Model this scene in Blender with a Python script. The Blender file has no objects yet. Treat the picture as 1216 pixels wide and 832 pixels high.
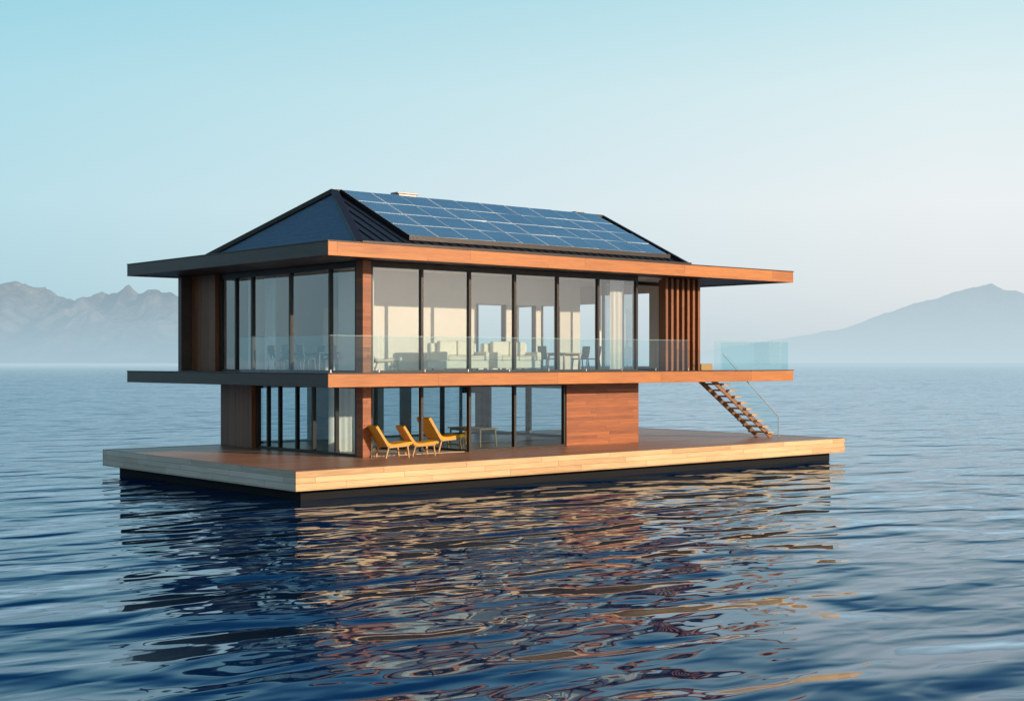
import bpy, bmesh, math, random
import numpy as np
from mathutils import Vector, Matrix, noise
random.seed(4)
scene=bpy.context.scene
scene.view_settings.view_transform='Standard'
scene.view_settings.look='None'
scene.view_settings.exposure=0
scene.view_settings.gamma=1
RZ=-math.atan2(.652,.758)

# ---------------------------------------------------------------- materials
def newmat(name):
    m=bpy.data.materials.new(name); m.use_nodes=True
    nt=m.node_tree; nt.nodes.clear()
    o=nt.nodes.new('ShaderNodeOutputMaterial')
    return m,nt,o
def N(nt,t,**kw):
    n=nt.nodes.new(t)
    for k,v in kw.items():
        if k in n.inputs.keys(): n.inputs[k].default_value=v
        else: setattr(n,k,v)
    return n
def math_(nt,op,a,b=None,c=None):
    n=nt.nodes.new('ShaderNodeMath'); n.operation=op
    for i,v in enumerate((a,b,c)):
        if v is None: continue
        if isinstance(v,(int,float)): n.inputs[i].default_value=v
        else: nt.links.new(v,n.inputs[i])
    return n.outputs[0]
def mixc(nt,f,a,b,bt='MIX'):
    n=nt.nodes.new('ShaderNodeMix'); n.data_type='RGBA'; n.blend_type=bt
    for s,v in ((0,f),(6,a),(7,b)):
        if isinstance(v,(int,float)): n.inputs[s].default_value=v
        elif isinstance(v,tuple): n.inputs[s].default_value=(*v,1) if len(v)==3 else v
        else: nt.links.new(v,n.inputs[s])
    return n.outputs[2]

def wood(name,dark,light,board=2,length=0,width=.14,plank=3.2,rough=.5,gap=.035,var=.6,grain=1.0):
    m,nt,o=newmat(name)
    tc=N(nt,'ShaderNodeTexCoord'); sp=N(nt,'ShaderNodeSeparateXYZ')
    nt.links.new(tc.outputs['Object'],sp.inputs[0])
    b=math_(nt,'DIVIDE',sp.outputs[board],width)
    bi=math_(nt,'FLOOR',b); bf=math_(nt,'FRACT',b)
    wn=N(nt,'ShaderNodeTexWhiteNoise',noise_dimensions='1D'); nt.links.new(bi,wn.inputs['W'])
    l=math_(nt,'ADD',math_(nt,'DIVIDE',sp.outputs[length],plank),math_(nt,'MULTIPLY',wn.outputs['Value'],7.3))
    li=math_(nt,'FLOOR',l); lf=math_(nt,'FRACT',l)
    cb=N(nt,'ShaderNodeCombineXYZ'); nt.links.new(bi,cb.inputs[0]); nt.links.new(li,cb.inputs[1])
    w2=N(nt,'ShaderNodeTexWhiteNoise',noise_dimensions='3D'); nt.links.new(cb.outputs[0],w2.inputs['Vector'])
    mp=N(nt,'ShaderNodeMapping'); s=[9.,9.,9.]; s[length]=.55; mp.inputs['Scale'].default_value=s
    off=N(nt,'ShaderNodeVectorMath',operation='MULTIPLY_ADD'); nt.links.new(w2.outputs['Color'],off.inputs[0])
    off.inputs[1].default_value=(7,7,7); nt.links.new(tc.outputs['Object'],off.inputs[2])
    nt.links.new(off.outputs[0],mp.inputs['Vector'])
    gr=N(nt,'ShaderNodeTexNoise',Scale=1.6*grain,Detail=6.,Roughness=.65,Distortion=.6); nt.links.new(mp.outputs[0],gr.inputs['Vector'])
    big=N(nt,'ShaderNodeTexNoise',Scale=.35,Detail=3.); nt.links.new(tc.outputs['Object'],big.inputs['Vector'])
    f=math_(nt,'MULTIPLY_ADD',w2.outputs['Value'],var,math_(nt,'MULTIPLY_ADD',gr.outputs[0],1.3,-.35-var*.5))
    f=math_(nt,'MULTIPLY_ADD',big.outputs[0],.5,math_(nt,'SUBTRACT',f,.25))
    fc=N(nt,'ShaderNodeClamp'); nt.links.new(math_(nt,'ADD',f,.22),fc.inputs[0])
    col=mixc(nt,fc.outputs[0],dark,light)
    g1=math_(nt,'LESS_THAN',bf,gap); g2=math_(nt,'LESS_THAN',lf,.0025*3/plank*2)
    g=math_(nt,'MAXIMUM',g1,g2)
    col=mixc(nt,math_(nt,'MULTIPLY',g,.75),col,(dark[0]*.25,dark[1]*.25,dark[2]*.25))
    p=N(nt,'ShaderNodeBsdfPrincipled',Roughness=rough); nt.links.new(col,p.inputs['Base Color'])
    bp=N(nt,'ShaderNodeBump',Strength=.5,Distance=.006)
    nt.links.new(math_(nt,'SUBTRACT',math_(nt,'MULTIPLY',gr.outputs[0],.5),g),bp.inputs['Height'])
    nt.links.new(bp.outputs[0],p.inputs['Normal']); nt.links.new(p.outputs[0],o.inputs[0])
    return m
def plain(name,col,rough=.6,metal=0,var=.15,scale=3,bump=0.002,spec=.5):
    m,nt,o=newmat(name)
    tc=N(nt,'ShaderNodeTexCoord'); n=N(nt,'ShaderNodeTexNoise',Scale=float(scale),Detail=5.)
    nt.links.new(tc.outputs['Object'],n.inputs['Vector'])
    lo=tuple(c*(1-var) for c in col); hi=tuple(min(1,c*(1+var)) for c in col)
    c=mixc(nt,n.outputs[0],lo,hi)
    p=N(nt,'ShaderNodeBsdfPrincipled',Roughness=rough,Metallic=metal)
    p.inputs['Specular IOR Level'].default_value=spec
    nt.links.new(c,p.inputs['Base Color'])
    n2=N(nt,'ShaderNodeTexNoise',Scale=scale*12.,Detail=3.); nt.links.new(tc.outputs['Object'],n2.inputs['Vector'])
    bp=N(nt,'ShaderNodeBump',Strength=.6,Distance=bump); nt.links.new(n2.outputs[0],bp.inputs['Height'])
    nt.links.new(bp.outputs[0],p.inputs['Normal']); nt.links.new(p.outputs[0],o.inputs[0])
    return m
def glass(name,tint,base,k=1.0,rough=.01):
    """thin sheet glass: clear transmission + mirror share rising at grazing angles"""
    m,nt,o=newmat(name)
    t=N(nt,'ShaderNodeBsdfTransparent'); t.inputs[0].default_value=(*tint,1)
    g=N(nt,'ShaderNodeBsdfGlossy'); g.inputs['Roughness'].default_value=rough; g.inputs[0].default_value=(.93,.96,1,1)
    geo=N(nt,'ShaderNodeNewGeometry')
    dt=N(nt,'ShaderNodeVectorMath',operation='DOT_PRODUCT'); nt.links.new(geo.outputs['Incoming'],dt.inputs[0]); nt.links.new(geo.outputs['Normal'],dt.inputs[1])
    c=math_(nt,'SUBTRACT',1.0,math_(nt,'ABSOLUTE',dt.outputs['Value']))
    fa=math_(nt,'MINIMUM',math_(nt,'MULTIPLY_ADD',math_(nt,'POWER',c,5.),k*(1-base),base),1.0)
    tc=N(nt,'ShaderNodeTexCoord'); n=N(nt,'ShaderNodeTexNoise',Scale=.5,Detail=1.); nt.links.new(tc.outputs['Object'],n.inputs['Vector'])
    bp=N(nt,'ShaderNodeBump',Strength=.3,Distance=.02); nt.links.new(n.outputs[0],bp.inputs['Height']); nt.links.new(bp.outputs[0],g.inputs['Normal'])
    mx=N(nt,'ShaderNodeMixShader'); nt.links.new(fa,mx.inputs[0]); nt.links.new(t.outputs[0],mx.inputs[1]); nt.links.new(g.outputs[0],mx.inputs[2])
    nt.links.new(mx.outputs[0],o.inputs[0])
    return m

M_deck=wood('deck_boards',(.27,.105,.05),(.58,.29,.165),board=1,length=0,width=.16,plank=4,rough=.38)
M_pale=wood('pale_timber_front',(.46,.25,.105),(.82,.53,.27),board=2,length=0,width=.2,plank=3.6,rough=.6,var=.7,gap=.06)
M_paleY=wood('pale_timber_side',(.50,.36,.25),(.85,.66,.49),board=2,length=1,width=.2,plank=3.6,rough=.6,var=.7,gap=.06)
M_fas=wood('cedar_fascia',(.30,.080,.011),(.62,.215,.042),board=2,length=0,width=.6,plank=6,rough=.5,gap=.0,var=.35)
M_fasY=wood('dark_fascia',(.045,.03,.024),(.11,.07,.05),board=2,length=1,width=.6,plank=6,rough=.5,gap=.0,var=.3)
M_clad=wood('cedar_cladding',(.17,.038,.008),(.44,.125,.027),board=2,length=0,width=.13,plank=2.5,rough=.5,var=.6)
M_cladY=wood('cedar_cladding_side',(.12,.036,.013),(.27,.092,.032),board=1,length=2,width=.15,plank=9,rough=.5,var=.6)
M_slat=wood('cedar_slat',(.16,.045,.011),(.34,.11,.028),board=0,length=2,width=.4,plank=9,rough=.5,gap=0,var=.4)
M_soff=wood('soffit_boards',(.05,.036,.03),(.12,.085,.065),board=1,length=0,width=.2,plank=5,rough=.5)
M_frame=plain('dark_bronze_frame',(.028,.018,.014),.4,.3)
M_hull=plain('black_hull',(.007,.0075,.010),.8,0,spec=.25)
M_roofm=plain('roof_metal',(.035,.042,.052),.45,.5,scale=2)
M_slate=plain('roof_slate',(.15,.20,.25),.65,.0,scale=5,var=.25)
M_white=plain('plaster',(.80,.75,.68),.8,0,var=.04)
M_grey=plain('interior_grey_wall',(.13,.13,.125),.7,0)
M_floor=wood('interior_floor',(.36,.27,.19),(.58,.45,.33),board=1,length=0,width=.18,rough=.35)
M_metal=plain('steel',(.45,.46,.47),.35,.9)
M_vent=plain('vent_metal',(.42,.40,.38),.5,.3)
M_glass=glass('window_glass',(.92,.95,.95),.20)
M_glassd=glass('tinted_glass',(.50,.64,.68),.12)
M_rail=glass('railing_glass',(.84,.95,.95),.08)
M_cush=plain('yellow_cushion',(.76,.36,.025),.8,0,var=.12,scale=9,bump=.004)
M_leg=plain('oak_leg',(.50,.27,.09),.5,0,var=.2,scale=8)
M_sofa=plain('cream_fabric',(.84,.76,.62),.9,0,var=.07,scale=9,bump=.004)
M_dark=plain('dark_furniture',(.03,.03,.033),.5,0)
M_curt=plain('curtain',(.72,.69,.64),.9,0,var=.05)

# ---------------------------------------------------------------- mesh helpers
def empty(name):
    e=bpy.data.objects.new(name,None); scene.collection.objects.link(e); return e
def addmesh(name,verts,faces,mat,parent=None,bevel=0,smooth=False):
    me=bpy.data.meshes.new(name); me.from_pydata([tuple(v) for v in verts],[],faces); me.update()
    ob=bpy.data.objects.new(name,me); scene.collection.objects.link(ob)
    if mat: me.materials.append(mat)
    if parent: ob.parent=parent
    if bevel:
        b=ob.modifiers.new('bev','BEVEL'); b.width=bevel; b.segments=2; b.limit_method='ANGLE'
    if smooth:
        for p in me.polygons: p.use_smooth=True
    return ob
BF=[(0,3,2,1),(4,5,6,7),(0,1,5,4),(1,2,6,5),(2,3,7,6),(3,0,4,7)]
def bv(b):
    x0,x1,y0,y1,z0,z1=b
    return [(x0,y0,z0),(x1,y0,z0),(x1,y1,z0),(x0,y1,z0),(x0,y0,z1),(x1,y0,z1),(x1,y1,z1),(x0,y1,z1)]
def boxes(name,L,mat,parent=None,bevel=0,M=None):
    V=[];F=[]
    for b in L:
        k=len(V); vs=bv(b)
        if M is not None: vs=[M@Vector(v) for v in vs]
        V+=vs; F+=[tuple(i+k for i in f) for f in BF]
    return addmesh(name,V,F,mat,parent,bevel)
def beam(p,q,w,h):
    p=Vector(p);q=Vector(q);d=(q-p).normalized()
    up=Vector((0,0,1)) if abs(d.z)<.98 else Vector((0,1,0))
    s=d.cross(up).normalized()*w/2; u=s.cross(d).normalized()*h/2
    vs=[p-s-u,p+s-u,p+s+u,p-s+u,q-s-u,q+s-u,q+s+u,q-s+u]
    return vs,[(0,1,2,3),(7,6,5,4),(0,4,5,1),(1,5,6,2),(2,6,7,3),(3,7,4,0)]
def beams(name,L,mat,parent=None,bevel=0,M=None):
    V=[];F=[]
    for a in L:
        vs,fs=beam(*a); k=len(V)
        if M is not None: vs=[M@v for v in vs]
        V+=vs;F+=[tuple(i+k for i in f) for f in fs]
    return addmesh(name,V,F,mat,parent,bevel)

# ---------------------------------------------------------------- house
H=empty('floating_house')
LX,LY=29.6,14.64
boxes('deck_surface',[(0.07,LX-.07,0.07,LY-.07,.86,1.0)],M_deck,H)
boxes('deck_fascia_front',[(0,LX,0,.065,.36,1.012)],M_pale,H,.01)
boxes('deck_fascia_back',[(0,LX,LY-.065,LY,.36,1.012)],M_pale,H,.01)
boxes('deck_fascia_left',[(0,.065,.067,LY-.067,.36,1.010)],M_paleY,H,.01)
boxes('deck_fascia_right',[(LX-.065,LX,.067,LY-.067,.36,1.010)],M_paleY,H,.01)
boxes('hull',[(.5,LX-.5,.5,LY-.5,-1.2,.84)],M_hull,H)
boxes('hull_rim',[(.3,LX-.3,.3,LY-.3,.33,.46)],M_hull,H,.02)

SX0,SX1,SY0,SY1=2.67,28.6,2.19,18.1
Z1,Z2,Z3,Z4=3.66,4.13,8.27,8.77
e=.06
hx0,hx1,hy0,hy1=22.6,25.4,2.55,3.7
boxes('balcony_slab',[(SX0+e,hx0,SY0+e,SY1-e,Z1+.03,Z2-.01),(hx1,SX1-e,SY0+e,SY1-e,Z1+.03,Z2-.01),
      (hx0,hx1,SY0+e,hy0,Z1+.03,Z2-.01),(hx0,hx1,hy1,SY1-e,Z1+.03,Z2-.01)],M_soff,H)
def fascia(pre,z0,z1):
    boxes(pre+'_fascia_front',[(SX0,SX1,SY0,SY0+e,z0,z1)],M_fas,H,.012)
    boxes(pre+'_fascia_back',[(SX0,SX1,SY1-e,SY1,z0,z1)],M_fas,H,.012)
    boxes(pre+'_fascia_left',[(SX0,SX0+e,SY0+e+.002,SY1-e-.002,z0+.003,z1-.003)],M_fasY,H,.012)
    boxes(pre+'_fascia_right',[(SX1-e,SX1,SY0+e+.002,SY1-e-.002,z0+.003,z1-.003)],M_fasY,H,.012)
    boxes(pre+'_edge_trim',[(SX0-.025,SX1+.025,SY0-.025,SY0+.1,z1+.002,z1+.035),
        (SX0-.025,SX0+.1,SY0+.102,SY1,z1+.002,z1+.035)],M_frame,H)
fascia('balcony',Z1,Z2)
fascia('roof',Z3,Z4)
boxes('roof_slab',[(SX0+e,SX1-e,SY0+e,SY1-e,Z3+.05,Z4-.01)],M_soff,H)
boxes('balcony_floor',[(SX0+.12,5.3,SY0+.14,SY1-.1,Z2-.008,Z2+.006),(5.3,hx0-.05,SY0+.14,3.9,Z2-.008,Z2+.006),
   (hx1+.05,SX1-.1,SY0+.14,SY1-.1,Z2-.008,Z2+.006)],M_deck,H)
boxes('interior_floor_upper',[(5.5,23.8,4.05,17.2,Z2-.006,Z2+.008)],M_floor,H)
boxes('interior_floor_lower',[(5.5,19.8,4.15,14.3,1.0,1.02)],M_floor,H)
boxes('interior_ceiling_upper',[(5.5,23.8,4.2,17.2,Z3-.02,Z3+.045)],M_white,H)
boxes('interior_ceiling_lower',[(5.5,19.8,4.2,14.3,Z1-.03,Z1+.025)],M_white,H)

HX,HY=5.44,4.02
boxes('corner_column',[(HX-.14,HX+.24,HY-.12,HY+.3,1.0,Z1),(HX-.14,HX+.24,HY-.12,HY+.3,Z2,Z3+.04)],M_clad,H,.01)
mx=[5.75+2.36*i for i in range(7)]
fr=[]
for i,x in enumerate(mx):
    fr.append((x-.06,x+.06,HY-.05,HY+.12,Z2+.1,Z3-.18))
fr+= [(mx[0]-.06,mx[-1]+.06,HY-.055,HY+.125,Z2+.0,Z2+.1),(mx[0]-.06,mx[-1]+.06,HY-.055,HY+.125,Z3-.18,Z3+.04)]
boxes('upper_window_frames',fr,M_frame,H,.008)
def sheet(name,quads,mat,parent=None):
    V=[];F=[]
    for q in quads:
        k=len(V); V+=q; F.append((k,k+1,k+2,k+3))
    return addmesh(name,V,F,mat,parent or H)
def px(x0,x1,y,z0,z1):
    j=random.uniform(-.006,.006)
    return [(x0,y-j,z0),(x1,y+j,z0),(x1,y+j,z1),(x0,y-j,z1)]
def py(y0,y1,x,z0,z1): return [(x,y1,z0),(x,y0,z0),(x,y0,z1),(x,y1,z1)]
sheet('upper_window_panes',[px(mx[i]+.06,mx[i+1]-.06,HY+.03,Z2+.1,Z3-.18) for i in range(6)],M_glass)
ys=[4.5,6.3,9.17,12.15,13.5,14.8]
fr=[(HX-.05,HX+.12,y-.06,y+.06,Z2+.1,Z3-.18) for y in ys]
fr+=[(HX-.055,HX+.125,HY+.3,ys[-1]+.06,Z2,Z2+.1),(HX-.055,HX+.125,HY+.3,ys[-1]+.06,Z3-.18,Z3+.04)]
boxes('upper_side_window_frames',fr,M_frame,H,.008)
sheet('upper_side_panes',[py(ys[i]+.06,ys[i+1]-.06,HX+.03,Z2+.1,Z3-.18) for i in range(5)],M_glass)
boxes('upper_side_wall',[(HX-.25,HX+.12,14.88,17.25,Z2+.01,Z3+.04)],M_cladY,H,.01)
boxes('upper_wing_edge',[(HX-.75,HX-.252,17.0,17.3,Z2+.01,Z3+.04)],M_fasY,H,.01)
boxes('upper_recess_frames',[(mx[-1]+.065,mx[-1]+.16,HY+.13,6.09,Z2,Z2+.1),(mx[-1]+.065,mx[-1]+.16,HY+.13,6.09,Z3-.18,Z3+.04),(19.9,23.84,6.1,6.22,Z2,Z2+.1),(19.9,23.84,6.1,6.22,Z3-.18,Z3+.04),
      (19.92,20.02,6.1,6.2,Z2+.1,Z3-.18),(21.9,22.0,6.1,6.2,Z2+.1,Z3-.18)],M_frame,H)
sheet('upper_recess_panes',[px(20.02,21.9,6.15,Z2+.1,Z3-.18),py(HY+.15,6.1,mx[-1]+.11,Z2+.1,Z3-.18)],M_glass)
boxes('slat_screen',[(21.75+.36*i,21.75+.36*i+.15,HY-.05,HY+.33,Z2+.01,Z3+.04) for i in range(7)],M_slat,H,.01)
boxes('slat_backing',[(22.3,24.0,HY+.8,HY+.9,Z2+.01,Z3+.04)],M_cladY,H)
def wall(name,axis,a0,a1,p,t,z0,z1,holes,mat):
    L=[];c=a0
    def bx(a,b,zl,zh): return (a,b,p,p+t,zl,zh) if axis=='x' else (p,p+t,a,b,zl,zh)
    for (a,b,zl,zh) in holes:
        L.append(bx(c,a,z0,z1))
        if zl>z0: L.append(bx(a,b,z0,zl))
        if zh<z1: L.append(bx(a,b,zh,z1))
        c=b
    L.append(bx(c,a1,z0,z1)); return boxes(name,L,mat,H)
zb=Z2+.012; zc=Z3-.022
wall('upper_back_wall','x',5.57,23.84,17.1,.15,zb,Z3+.04,[(8.2,10.3,Z2+.3,7.6),(13,16.4,Z2+.2,7.5),(16.7,20.0,Z2+.2,7.5),(20.3,23.3,Z2+.2,7.5)],M_white)
wall('upper_right_wall','y',6.3,17.25,23.85,.15,zb,Z3+.04,[(7.0,10.4,Z2+.2,7.8),(10.7,13.4,Z2+.2,7.4),(13.7,16.6,Z2+.2,7.4)],M_white)
wall('upper_partition','x',7.6,19.9,7.6,.12,zb,zc,[(13.75,15.4,zb+.001,7.05),(15.95,17.15,zb+.001,7.05),(17.5,18.6,zb+.001,7.05)],M_white)
boxes('partition_return',[(7.6,7.72,7.722,9.0,zb,zc),(12.4,12.52,7.722,12.0,zb,zc)],M_white,H)
boxes('partition_frames',[(a-.04,a+.04,7.55,7.77,zb+.002,7.04) for a in (13.79,15.36,15.99,17.11,17.54,18.56)],M_frame,H)
wall('upper_rear_partition','x',5.57,12.39,12.6,.12,zb,zc,[(9.2,10.6,zb+.001,6.9)],M_white)
def curtain(name,x0,x1,y,z0,z1,axis='x'):
    n=int((x1-x0)/.05); V=[];F=[]
    for i in range(n+1):
        t=x0+(x1-x0)*i/n; o=y+.05*math.sin(t*22)+.02*math.sin(t*61)
        for z in (z0,z1): V.append((t,o,z) if axis=='x' else (o,t,z))
    for i in range(n): F.append((2*i,2*i+2,2*i+3,2*i+1))
    return addmesh(name,V,F,M_curt,H,smooth=True)
curtain('curtain_right',18.9,19.75,4.6,Z2+.02,Z3-.05)
curtain('curtain_left',5.85,6.3,4.6,Z2+.02,Z3-.05)
curtain('curtain_side',11.2,12.0,5.95,Z2+.02,Z3-.05,'y')
curtain('curtain_lower',5.8,7.7,6.9,1.03,Z1-.04)
yl=HY
xw=15.62
fr=[(x-.06,x+.06,yl-.05,yl+.12,1.1,Z1-.1) for x in mx[1:4]]
fr.append((xw-.1,xw,yl-.05,yl+.12,1.1,Z1-.1))
fr+=[(mx[2]-.06,xw,yl-.055,yl+.125,1.0,1.1),(mx[0]-.06,xw,yl-.055,yl+.125,Z1-.1,Z1+.025)]
boxes('lower_window_frames',fr,M_frame,H,.008)
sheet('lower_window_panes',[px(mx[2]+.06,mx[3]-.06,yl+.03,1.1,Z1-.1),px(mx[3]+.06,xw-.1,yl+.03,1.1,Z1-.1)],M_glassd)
boxes('loggia_frames',[(5.6,10.45,7.2,7.3,1.02,1.1),(5.6,10.45,7.2,7.3,Z1-.1,Z1),(7.95,8.05,7.2,7.3,1.1,Z1-.1),(10.35,10.45,4.2,7.19,1.02,1.08),(10.35,10.45,4.2,7.19,Z1-.1,Z1)],M_frame,H)
sheet('loggia_panes',[px(5.7,7.95,7.25,1.1,Z1-.1),px(8.05,10.35,7.25,1.1,Z1-.1),py(4.15,7.2,10.4,1.08,Z1-.1)],M_glassd)
boxes('lower_cedar_wall',[(xw+.003,19.95,yl-.10,yl+.12,1.0,Z1+.02)],M_clad,H,.01)
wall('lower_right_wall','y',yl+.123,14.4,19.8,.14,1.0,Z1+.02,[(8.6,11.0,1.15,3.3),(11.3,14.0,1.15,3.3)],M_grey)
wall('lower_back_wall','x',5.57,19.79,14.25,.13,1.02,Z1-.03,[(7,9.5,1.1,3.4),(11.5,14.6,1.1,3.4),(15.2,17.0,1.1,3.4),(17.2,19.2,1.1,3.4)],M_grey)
boxes('lower_partition',[(7.6,10.3,9.6,9.72,1.022,Z1-.032)],M_grey,H)
boxes('lower_stair_core',[(13.2,13.3,8.0,8.1,1.022,Z1-.032),(14.4,14.5,8.0,8.1,1.022,Z1-.032),(13.3,14.4,8.0,8.1,3.2,Z1-.032)],M_frame,H)
ys2=[4.5,5.9,7.5,8.7,10.0,10.9,11.7]
fr=[(HX-.05,HX+.12,y-.05,y+.05,1.1,Z1-.1) for y in ys2]
fr+=[(HX-.055,HX+.125,HY+.3,ys2[-1]+.05,1.0,1.1),(HX-.055,HX+.125,HY+.3,ys2[-1]+.05,Z1-.1,Z1+.025)]
boxes('lower_side_frames',fr,M_frame,H,.008)
sheet('lower_side_panes',[py(ys2[i]+.05,ys2[i+1]-.05,HX+.03,1.1,Z1-.1) for i in range(6)],M_glassd)
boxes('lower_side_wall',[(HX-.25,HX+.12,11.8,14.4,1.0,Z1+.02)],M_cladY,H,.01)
boxes('balcony_planter',[(24.1,24.9,3.95,4.4,Z2+.01,Z2+.32)],M_leg,H,.03)

# ---- hip roof
RX0,RX1=4.3,21.7; FY0,FY1=2.6,14.5; RY=8.0; RXL=6.75; ZR=11.3; ZB=Z4+.0
a=(RX0,FY0,ZB);b=(RX1,FY0,ZB);c=(RX1,FY1,ZB);d=(RX0,FY1,ZB);p=(RXL,RY,ZR);q=(RX1,RY,ZR)
addmesh('roof_planes',[a,b,c,d,p,q],[(0,1,5,4),(1,2,5),(2,3,4,5),(0,3,2,1)],M_roofm,H)
addmesh('roof_hip_face',[a,d,p],[(0,2,1)],M_slate,H)
def up(v,o=.06): return (v[0],v[1],v[2]+o)
rb=[(up(d),up(p),.34,.2),(up(a),up(p),.30,.14),(up(p),up(q),.26,.14),(up(b),up(q),.18,.16),(up(c),up(q),.18,.16)]
beams('roof_ridge_caps',rb,M_frame,H,.02)
A,D,Pk=Vector(a),Vector(d),Vector(p); co=[]
nh=(D-A).cross(Pk-A).normalized(); nh=nh if nh.x<0 else -nh
for i in range(1,14):
    t=i/14; co.append((A.lerp(Pk,t)+nh*.004,D.lerp(Pk,t)+nh*.004,.02,.02))
beams('slate_courses',co,M_slate,H)
sl=Vector((0,FY0-RY,ZB-ZR)); nrm=Vector((0,-(ZR-ZB),RY-FY0)).normalized()
def onslope(x,t,h=0): return Vector((x,RY,ZR))+sl*t+nrm*h
seams=[]
x=RX0+.45
while x<RX1:
    t0=0.03 if x>RXL else (RXL-x)/(RXL-RX0)
    seams.append((onslope(x,t0+.02,.02),onslope(x,.99,.02),.03,.05)); x+=.45
beams('roof_seams',seams,M_roofm,H)
boxes('roof_gutter',[(RX0,RX1+.1,FY0-.14,FY0+.02,Z4-.008,Z4+.14)],M_frame,H,.02)
boxes('roof_vent',[(10.0,10.9,RY+.1,RY+.5,ZR-.3,ZR+.24),(9.9,11.0,RY+.04,RY+.56,ZR+.24,ZR+.30),
   (20.1,20.6,RY+.1,RY+.5,ZR-.3,ZR+.17),(20.03,20.67,RY+.04,RY+.56,ZR+.17,ZR+.21)],M_vent,H,.01)

# ---- solar panels
SP=empty('solar_panel_array')
m,nt,o=newmat('solar_cells')
tc=N(nt,'ShaderNodeTexCoord'); sp=N(nt,'ShaderNodeSeparateXYZ'); nt.links.new(tc.outputs['Object'],sp.inputs[0])
def gridl(s,w,th):
    f=math_(nt,'FRACT',math_(nt,'DIVIDE',s,w)); return math_(nt,'LESS_THAN',f,th)
g=math_(nt,'MAXIMUM',gridl(sp.outputs[0],.2,.06),gridl(sp.outputs[1],.19,.06))
nz=N(nt,'ShaderNodeTexNoise',Scale=.6,Detail=4.); nt.links.new(tc.outputs['Object'],nz.inputs['Vector'])
cc=mixc(nt,nz.outputs[0],(.05,.135,.22),(.14,.28,.39))  # cell tones lifted to stand in for reflected sky
cc=mixc(nt,math_(nt,'MULTIPLY',g,.35),cc,(.3,.45,.55))
P=N(nt,'ShaderNodeBsdfPrincipled',Roughness=.22); nt.links.new(cc,P.inputs['Base Color']); P.inputs['Coat Weight'].default_value=.9; P.inputs['Coat Roughness'].default_value=.06
nt.links.new(P.outputs[0],o.inputs[0]); M_cell=m
M_alu=plain('aluminium_frame',(.70,.78,.82),.35,.1)
ncol,nrow=10,4
xa,xb=7.0,21.15; ta,tb=.015,.86
V=[];F=[];V2=[];F2=[]
L=sl.length
for i in range(ncol):
    for j in range(nrow):
        x0=xa+(xb-xa)*i/ncol; x1=xa+(xb-xa)*(i+1)/ncol; t0=ta+(tb-ta)*j/nrow; t1=ta+(tb-ta)*(j+1)/nrow
        tl=random.uniform(-.02,.02)
        def quad(VV,FF,gx,h0,h1):
            gt=gx/L; k=len(VV)
            for h in (h0,h1):
                for (xx,tt) in ((x0+gx,t0+gt),(x0+gx,t1-gt),(x1-gx,t1-gt),(x1-gx,t0+gt)):
                    VV.append(onslope(xx,tt,h+(tl if xx>x0+.5 else 0)))
            FF+= [tuple(k+n for n in f) for f in BF]
        quad(V2,F2,.01,.14,.18)
        quad(V,F,.04,.15,.186)
addmesh('panel_frames',V2,F2,M_alu,SP); addmesh('panel_cells',V,F,M_cell,SP)
rails=[]
for t in (.1,.3,.5,.7,.84): rails.append((onslope(xa,t,.09),onslope(xb,t,.09),.06,.08))
rails.append((onslope(xa-.05,tb+.005,.10),onslope(xb+.1,tb+.005,.10),.10,.18))
rails.append((onslope(xa-.03,ta,.10),onslope(xa-.03,tb,.10),.06,.18))
beams('panel_mounts',rails,M_frame,SP)

# ---- glass railings
G=empty('glass_railing')
zt=5.48
def railx(x0,x1,y,n):
    w=(x1-x0)/n; return [px(x0+w*i+.012,x0+w*(i+1)-.012,y,Z2-.05,zt) for i in range(n)]
def raily(y0,y1,x,n):
    w=(y1-y0)/n; return [py(y0+w*i+.012,y0+w*(i+1)-.012,x,Z2-.05,zt) for i in range(n)]
yr=SY0+.13; xr=SX0+.16
sheet('glass_panels',railx(xr,21.4,yr,9)+railx(23.1,28.4,yr,2)+raily(yr+.02,8.6,xr,3)+raily(yr+.02,6.5,28.4,2),M_rail,G)
boxes('rail_cap',[(xr,21.4,yr-.01,yr+.01,zt+.001,zt+.012),(xr-.01,xr+.01,yr+.012,8.6,zt+.001,zt+.012),(23.1,28.4,yr-.01,yr+.01,zt+.001,zt+.012)],plain('rail_edge',(.35,.55,.55),.3),G)
cl=[]
for i in range(10): cl.append((xr+2.06*i,xr+2.06*i+.04,yr-.03,yr+.03,Z2+.04,Z2+.15))
boxes('rail_clamps',cl,M_metal,G,.005)

# ---- staircase
ST=empty('staircase')
sx0,sx1=23.4,27.7; sy0,sy1=2.6,3.8
n=11; z0,z1=Z2,1.0
tr=[]
for i in range(1,n):
    z=z0+(z1-z0)*i/n; x=sx0+(sx1-sx0)*i/n
    tr.append((x-.08,x+.38,sy0,sy1,z-.075,z))
boxes('treads',tr,wood('tread_wood',(.48,.24,.09),(.76,.46,.22),board=1,length=1,width=.5,gap=0),ST,.008)
st=[((sx0,y,z0-.30),(sx1+.05,y,z1+.0),.06,.22) for y in (sy0+.2,sy1-.2)]
beams('stringers',st,wood('stringer_wood',(.12,.05,.02),(.28,.13,.06),board=1,length=0,width=.5,gap=0),ST,.008)
yy=sy0-.03
addmesh('stair_glass',[(sx0+.6,yy,Z2-.4),(sx1+.25,yy,1.02),(sx1+.25,yy,1.95),(sx0+1.0,yy,4.8),(sx0+.6,yy,4.85)],[(0,1,2,3,4)],M_rail,ST)
beams('stair_handrail',[((sx0+.6,yy,4.9),(sx1+.27,yy,1.97),.03,.03),((sx1+.27,yy,1.97),(sx1+.27,yy,1.0),.03,.03)],M_metal,ST)

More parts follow.
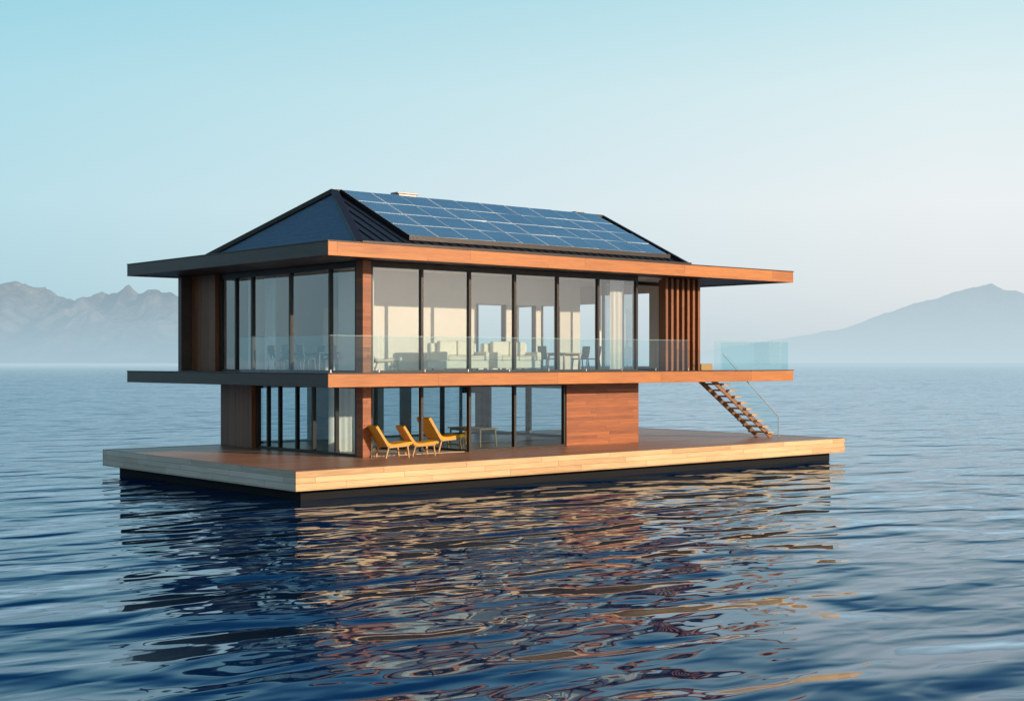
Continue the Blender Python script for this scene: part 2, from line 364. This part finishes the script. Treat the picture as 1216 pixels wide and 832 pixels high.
# ---------------------------------------------------------------- furniture
def TR(x,y,z,r,s=1): return Matrix.Translation((x,y,z))@Matrix.Rotation(r,4,'Z')@Matrix.Scale(s,4)
def profile(name,pts,th,w,mat,parent,M,bevel=.03):
    V=[];F=[];n=len(pts)
    for i,(x,z) in enumerate(pts):
        a_=Vector(pts[max(i-1,0)]);b_=Vector(pts[min(i+1,n-1)]); t=(b_-a_).normalized(); nn=Vector((-t.y,t.x))*th/2
        for s in (1,-1):
            for y in (-w/2,w/2): V.append(M@Vector((x+nn.x*s,y,z+nn.y*s)))
    for i in range(n-1):
        k=4*i
        F+=[(k,k+4,k+5,k+1),(k+2,k+3,k+7,k+6),(k,k+2,k+6,k+4),(k+1,k+5,k+7,k+3)]
    F+=[(0,1,3,2),(4*n-4,4*n-2,4*n-1,4*n-3)]
    return addmesh(name,V,F,mat,parent,bevel,smooth=False)
def lounge(x,y,z,r,s=1.0,cm=None,lm=None,name='lounge_chair'):
    E=empty(name); M=TR(x,y,z,r,s); cm=cm or M_cush; lm=lm or M_leg
    profile('cushion',[(-.78,1.13),(-.66,.95),(-.50,.70),(-.34,.50),(-.22,.43),(0,.43),(.3,.47),(.58,.50),(.64,.47)],.11,.78,cm,E,M)
    B=[]
    for y_ in (-.38,.38):
        B+=[((-.42,y_,.0),(-.30,y_,.40),.05,.05),((.50,y_,.0),(.44,y_,.43),.05,.05),((-.34,y_,.37),(.52,y_,.42),.05,.06),
            ((-.32,y_,.38),(-.76,y_,1.05),.045,.05)]
    B+=[((-.38,-.36,.16),(-.38,.36,.16),.04,.04),((.47,-.36,.2),(.47,.36,.2),.04,.04),((-.62,-.36,.82),(-.62,.36,.82),.04,.04)]
    beams('frame',B,lm,E,.006,M); return E
lounge(6.35,3.55,1.0,math.radians(-8),1.05)
lounge(7.75,3.7,1.0,math.radians(-14),1.0)
lounge(9.9,5.0,1.02,math.radians(-4),1.18)
zf=Z2+.01
lounge(7.4,5.6,zf,math.radians(-20),1.05,M_sofa,M_leg,'armchair')
def dchair(x,y,r,s=1.05):
    E=empty('dining_chair'); M=TR(x,y,zf,r,s)
    profile('seat_shell',[(-.28,.95),(-.25,.7),(-.2,.5),(-.1,.46),(.25,.47)],.05,.46,M_dark,E,M,.01)
    beams('legs',[((-.22,-.2,.46),(-.27,-.22,0),.035,.035),((-.22,.2,.46),(-.27,.22,0),.035,.035),((.2,-.2,.46),(.25,-.22,0),.035,.035),((.2,.2,.46),(.25,.22,0),.035,.035)],M_dark,E,0,M)
for (x_,y_,r_) in [(6.2,9.2,0),(6.2,10.3,0),(6.2,11.4,0),(8.0,9.5,math.pi),(8.0,10.5,math.pi),(8.0,11.4,math.pi),(16.6,6.2,0),(18.4,6.0,math.pi*.95),(18.3,5.1,math.pi*.8)]:
    dchair(x_,y_,r_,1.15)
def table(x,y,w,l,z,h,mat,nm='dining_table'):
    E=empty(nm)
    boxes('top',[(x-w/2,x+w/2,y-l/2,y+l/2,z+h-.05,z+h)],mat,E,.01)
    B=[]
    for sx in (-1,1):
        for sy in (-1,1): B.append(((x+sx*(w/2-.1),y+sy*(l/2-.12),z+h-.05),(x+sx*(w/2-.06),y+sy*(l/2-.08),z),.06,.06))
    B+=[((x-w/2+.1,y-l/2+.12,z+h-.09),(x-w/2+.1,y+l/2-.12,z+h-.09),.03,.08),((x+w/2-.1,y-l/2+.12,z+h-.09),(x+w/2-.1,y+l/2-.12,z+h-.09),.03,.08)]
    beams('legs',B,mat,E)
table(7.1,10.4,1.0,3.0,zf,.8,M_dark)
table(17.5,6.1,1.1,1.2,zf,.8,M_leg)
table(12.9,6.8,1.0,2.2,1.02,.76,M_leg)
def sofa(x,y,w,r=0):
    E=empty('sofa'); M=TR(x,y,zf,r)@Matrix.Scale(1.2,4)
    boxes('base',[(-w/2,w/2,-.45,.45,.12,.38)],M_sofa,E,.04,M)
    boxes('backrest',[(-w/2,w/2,.28,.5,.385,.98)],M_sofa,E,.06,M)
    boxes('arm_left',[(-w/2-.02,-w/2+.2,-.47,.27,.387,.68)],M_sofa,E,.05,M)
    boxes('arm_right',[(w/2-.2,w/2+.02,-.47,.27,.387,.68)],M_sofa,E,.05,M)
    k=int(w//.8); cw=(w-.44)/k
    boxes('cushions',[(-w/2+.22+cw*i+.01,-w/2+.22+cw*(i+1)-.01,-.44,.26,.39,.55) for i in range(k)],M_sofa,E,.05,M)
    boxes('back_cushions',[(-w/2+.22+cw*i+.02,-w/2+.22+cw*(i+1)-.02,.08,.27,.56,1.05) for i in range(k)],M_sofa,E,.06,M)
    boxes('feet',[(sx*(w/2-.15)-.03,sx*(w/2-.15)+.03,sy*.35-.03,sy*.35+.03,0,.12) for sx in (-1,1) for sy in (-1,1)],M_dark,E,0,M)
sofa(11.2,5.6,2.0); sofa(14.0,5.6,2.0)

# ---------------------------------------------------------------- mountains
def cpos(r,d):
    return (-23.77+.758*r+.652*d, -38.37-.652*r+.758*d)
def mountain(name,pts,dist,depth,seed,haze,rock,h0,h1,crag=1.0):
    r0,r1=pts[0][0],pts[-1][0]; nx=620; ny=100; V=[];F=[]
    xs_=[p[0] for p in pts]; hs=[p[1] for p in pts]
    for j in range(ny+1):
        v=j/ny
        for i in range(nx+1):
            r=r0+(r1-r0)*i/nx; hh=float(np.interp(r,xs_,hs))
            bell=(1-abs(2*v-1))**.85
            x,y=cpos(r,dist+(v-.5)*depth)
            rg=noise.ridged_multi_fractal(Vector((r*.007,v*4.,seed)),1.0,2.1,6,1.0,2.0)
            f=noise.fractal(Vector((r*.018,v*10,seed+9)),.8,2.0,6)
            k=min(1,4*v*(1-v)+.1)
            h=hh*bell+hh*k*crag*(.15*(rg-1.15)+.09*f)*(.5+.8*(1-bell))
            V.append((x,y,h-3))
    for j in range(ny):
        for i in range(nx):
            k=j*(nx+1)+i; F.append((k,k+1,k+nx+2,k+nx+1))
    m,nt,o=newmat(name+'_rock_haze')
    tc=N(nt,'ShaderNodeTexCoord'); sp=N(nt,'ShaderNodeSeparateXYZ'); nt.links.new(tc.outputs['Object'],sp.inputs[0])
    nz=N(nt,'ShaderNodeTexNoise',Scale=.012,Detail=9.,Roughness=.65); nt.links.new(tc.outputs['Object'],nz.inputs['Vector'])
    nr=N(nt,'ShaderNodeMapRange'); nt.links.new(nz.outputs[0],nr.inputs[0]); nr.inputs[1].default_value=.40; nr.inputs[2].default_value=.62
    col=mixc(nt,nr.outputs[0],tuple(c*.2 for c in rock),rock)
    D=N(nt,'ShaderNodeBsdfDiffuse'); nt.links.new(col,D.inputs[0])
    bp=N(nt,'ShaderNodeBump',Strength=1.,Distance=35.); nt.links.new(nz.outputs[0],bp.inputs['Height']); nt.links.new(bp.outputs[0],D.inputs['Normal'])
    E=N(nt,'ShaderNodeEmission'); E.inputs[0].default_value=(*haze,1)  # aerial haze painted in as emission, mixed over the rock by height
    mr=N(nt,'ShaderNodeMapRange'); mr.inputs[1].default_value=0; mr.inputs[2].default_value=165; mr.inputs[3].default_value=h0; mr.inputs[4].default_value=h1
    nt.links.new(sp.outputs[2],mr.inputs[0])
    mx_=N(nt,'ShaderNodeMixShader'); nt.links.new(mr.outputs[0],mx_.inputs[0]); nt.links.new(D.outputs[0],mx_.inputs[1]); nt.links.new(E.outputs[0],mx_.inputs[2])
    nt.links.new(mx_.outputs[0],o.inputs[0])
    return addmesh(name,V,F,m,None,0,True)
K=3000/1636
def P_(pxs,y): return ((pxs-608)*K,(428-y)*K)
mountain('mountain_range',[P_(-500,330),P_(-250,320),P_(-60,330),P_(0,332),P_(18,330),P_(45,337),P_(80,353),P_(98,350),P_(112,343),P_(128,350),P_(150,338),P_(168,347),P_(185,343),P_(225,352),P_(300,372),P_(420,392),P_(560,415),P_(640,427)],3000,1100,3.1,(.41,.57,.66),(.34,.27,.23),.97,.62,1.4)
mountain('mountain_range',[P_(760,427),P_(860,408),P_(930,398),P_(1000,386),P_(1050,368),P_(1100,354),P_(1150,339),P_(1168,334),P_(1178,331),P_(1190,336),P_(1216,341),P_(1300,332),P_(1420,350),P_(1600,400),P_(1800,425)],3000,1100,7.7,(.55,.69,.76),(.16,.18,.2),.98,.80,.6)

# ---------------------------------------------------------------- water
m,nt,o=newmat('lake_water_haze')
tc=N(nt,'ShaderNodeTexCoord')
def wave(scale,sx,sy,rot,detail,dist=0.,rough=.5):
    mp=N(nt,'ShaderNodeMapping'); mp.inputs['Rotation'].default_value=(0,0,rot); mp.inputs['Scale'].default_value=(sx,sy,1)
    nt.links.new(tc.outputs['Object'],mp.inputs[0])
    n=N(nt,'ShaderNodeTexNoise',Scale=scale,Detail=float(detail),Distortion=dist,Roughness=rough); nt.links.new(mp.outputs[0],n.inputs['Vector']); return n.outputs[0]
w1=wave(.55,.5,1.,-RZ,1,.5,.35)
w2=wave(1.6,.5,1.,-RZ+.3,1,.4,.4)
w3=wave(.2,.6,1.,-RZ-.3,1)
w4=wave(.05,.5,1,-RZ,2)
h=math_(nt,'ADD',math_(nt,'MULTIPLY',w1,.30),math_(nt,'MULTIPLY',w2,.046))
amp=math_(nt,'MULTIPLY_ADD',w4,1.4,.35)
h=math_(nt,'ADD',math_(nt,'MULTIPLY',h,amp),math_(nt,'MULTIPLY',w3,.25))
bp=N(nt,'ShaderNodeBump',Strength=1.,Distance=1.); nt.links.new(h,bp.inputs['Height'])
Dw=N(nt,'ShaderNodeBsdfDiffuse'); Dw.inputs[0].default_value=(.001,.030,.095,1)
Gw=N(nt,'ShaderNodeBsdfGlossy'); Gw.inputs['Roughness'].default_value=.035; Gw.inputs[0].default_value=(.80,.92,1.0,1)
Fw=N(nt,'ShaderNodeFresnel',IOR=1.33)
for n_ in (Gw,Fw): nt.links.new(bp.outputs[0],n_.inputs['Normal'])
P=N(nt,'ShaderNodeMixShader'); nt.links.new(Fw.outputs[0],P.inputs[0]); nt.links.new(Dw.outputs[0],P.inputs[1]); nt.links.new(Gw.outputs[0],P.inputs[2])
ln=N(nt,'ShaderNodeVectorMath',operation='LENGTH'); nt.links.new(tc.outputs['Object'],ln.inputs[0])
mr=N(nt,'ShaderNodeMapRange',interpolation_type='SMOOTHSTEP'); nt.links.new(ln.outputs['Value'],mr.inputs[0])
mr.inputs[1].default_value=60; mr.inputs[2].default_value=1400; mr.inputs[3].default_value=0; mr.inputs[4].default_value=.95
E=N(nt,'ShaderNodeEmission'); E.inputs[0].default_value=(.48,.64,.72,1)  # distance haze painted onto the far water as flat emission
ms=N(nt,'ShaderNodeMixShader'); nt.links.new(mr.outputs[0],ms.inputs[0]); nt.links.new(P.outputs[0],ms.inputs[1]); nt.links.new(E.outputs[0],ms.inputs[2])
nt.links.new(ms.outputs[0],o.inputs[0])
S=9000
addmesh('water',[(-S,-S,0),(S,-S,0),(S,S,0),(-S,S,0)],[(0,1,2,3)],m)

# ---------------------------------------------------------------- sky + sun
SUN=Vector((.38,-.92,0)).normalized(); EL=math.radians(14)
w=bpy.data.worlds.new('World'); scene.world=w; w.use_nodes=True
nt=w.node_tree; nt.nodes.clear()
o=N(nt,'ShaderNodeOutputWorld')
sk=N(nt,'ShaderNodeTexSky',sky_type='NISHITA'); sk.sun_disc=False; sk.sun_elevation=EL; sk.sun_rotation=math.atan2(SUN.x,SUN.y)
sk.dust_density=3; sk.ozone_density=2; sk.air_density=1
tc=N(nt,'ShaderNodeTexCoord'); nv=N(nt,'ShaderNodeVectorMath',operation='NORMALIZE'); nt.links.new(tc.outputs['Generated'],nv.inputs[0])
sp=N(nt,'ShaderNodeSeparateXYZ'); nt.links.new(nv.outputs[0],sp.inputs[0])
cr=N(nt,'ShaderNodeValToRGB'); nt.links.new(sp.outputs[2],cr.inputs[0])
els=cr.color_ramp.elements
stops=[(0,(.64,.76,.82)),(.05,(.78,.87,.91)),(.11,(.86,.95,.98)),(.19,(.74,.93,.97)),(.25,(.58,.86,.93)),(.34,(.20,.47,.68)),(.46,(.045,.19,.41)),(1,(.02,.09,.24))]
els[0].position=0; els[0].color=(*stops[0][1],1); els[1].position=1; els[1].color=(*stops[-1][1],1)
for s_,c_ in stops[1:-1]:
    e_=els.new(s_); e_.color=(*c_,1)
dt=N(nt,'ShaderNodeVectorMath',operation='DOT_PRODUCT'); nt.links.new(nv.outputs[0],dt.inputs[0]); dt.inputs[1].default_value=(.758,-.652,0)
mr=N(nt,'ShaderNodeMapRange'); nt.links.new(dt.outputs['Value'],mr.inputs[0]); mr.inputs[1].default_value=-.4; mr.inputs[2].default_value=.3
tint=mixc(nt,mr.outputs[0],(.58,.82,.89),(1.08,1.02,1.0))
g=mixc(nt,1.0,cr.outputs[0],tint,'MULTIPLY')
b1=N(nt,'ShaderNodeBackground',Strength=.10); nt.links.new(sk.outputs[0],b1.inputs[0])
b2=N(nt,'ShaderNodeBackground',Strength=1.0); nt.links.new(g,b2.inputs[0])
ms=N(nt,'ShaderNodeMixShader'); ms.inputs[0].default_value=.88
nt.links.new(b1.outputs[0],ms.inputs[1]); nt.links.new(b2.outputs[0],ms.inputs[2]); nt.links.new(ms.outputs[0],o.inputs[0])
sl_=bpy.data.lights.new('sun','SUN'); sl_.energy=4.8; sl_.angle=math.radians(.6); sl_.color=(1,.80,.58)
so=bpy.data.objects.new('sun',sl_); scene.collection.objects.link(so)
dirv=Vector((SUN.x*math.cos(EL),SUN.y*math.cos(EL),math.sin(EL)))
so.rotation_euler=dirv.to_track_quat('Z','Y').to_euler(); so.location=(30,-40,40)

# ---------------------------------------------------------------- camera
cd=bpy.data.cameras.new('camera'); cam=bpy.data.objects.new('camera',cd); scene.collection.objects.link(cam)
cam.location=(-23.77,-38.37,4.6); cam.rotation_euler=(math.radians(90),0,RZ)
cd.sensor_width=36; cd.lens=36*1636/1216; cd.shift_y=12/1216; cd.clip_end=30000; cd.clip_start=.5
scene.camera=cam
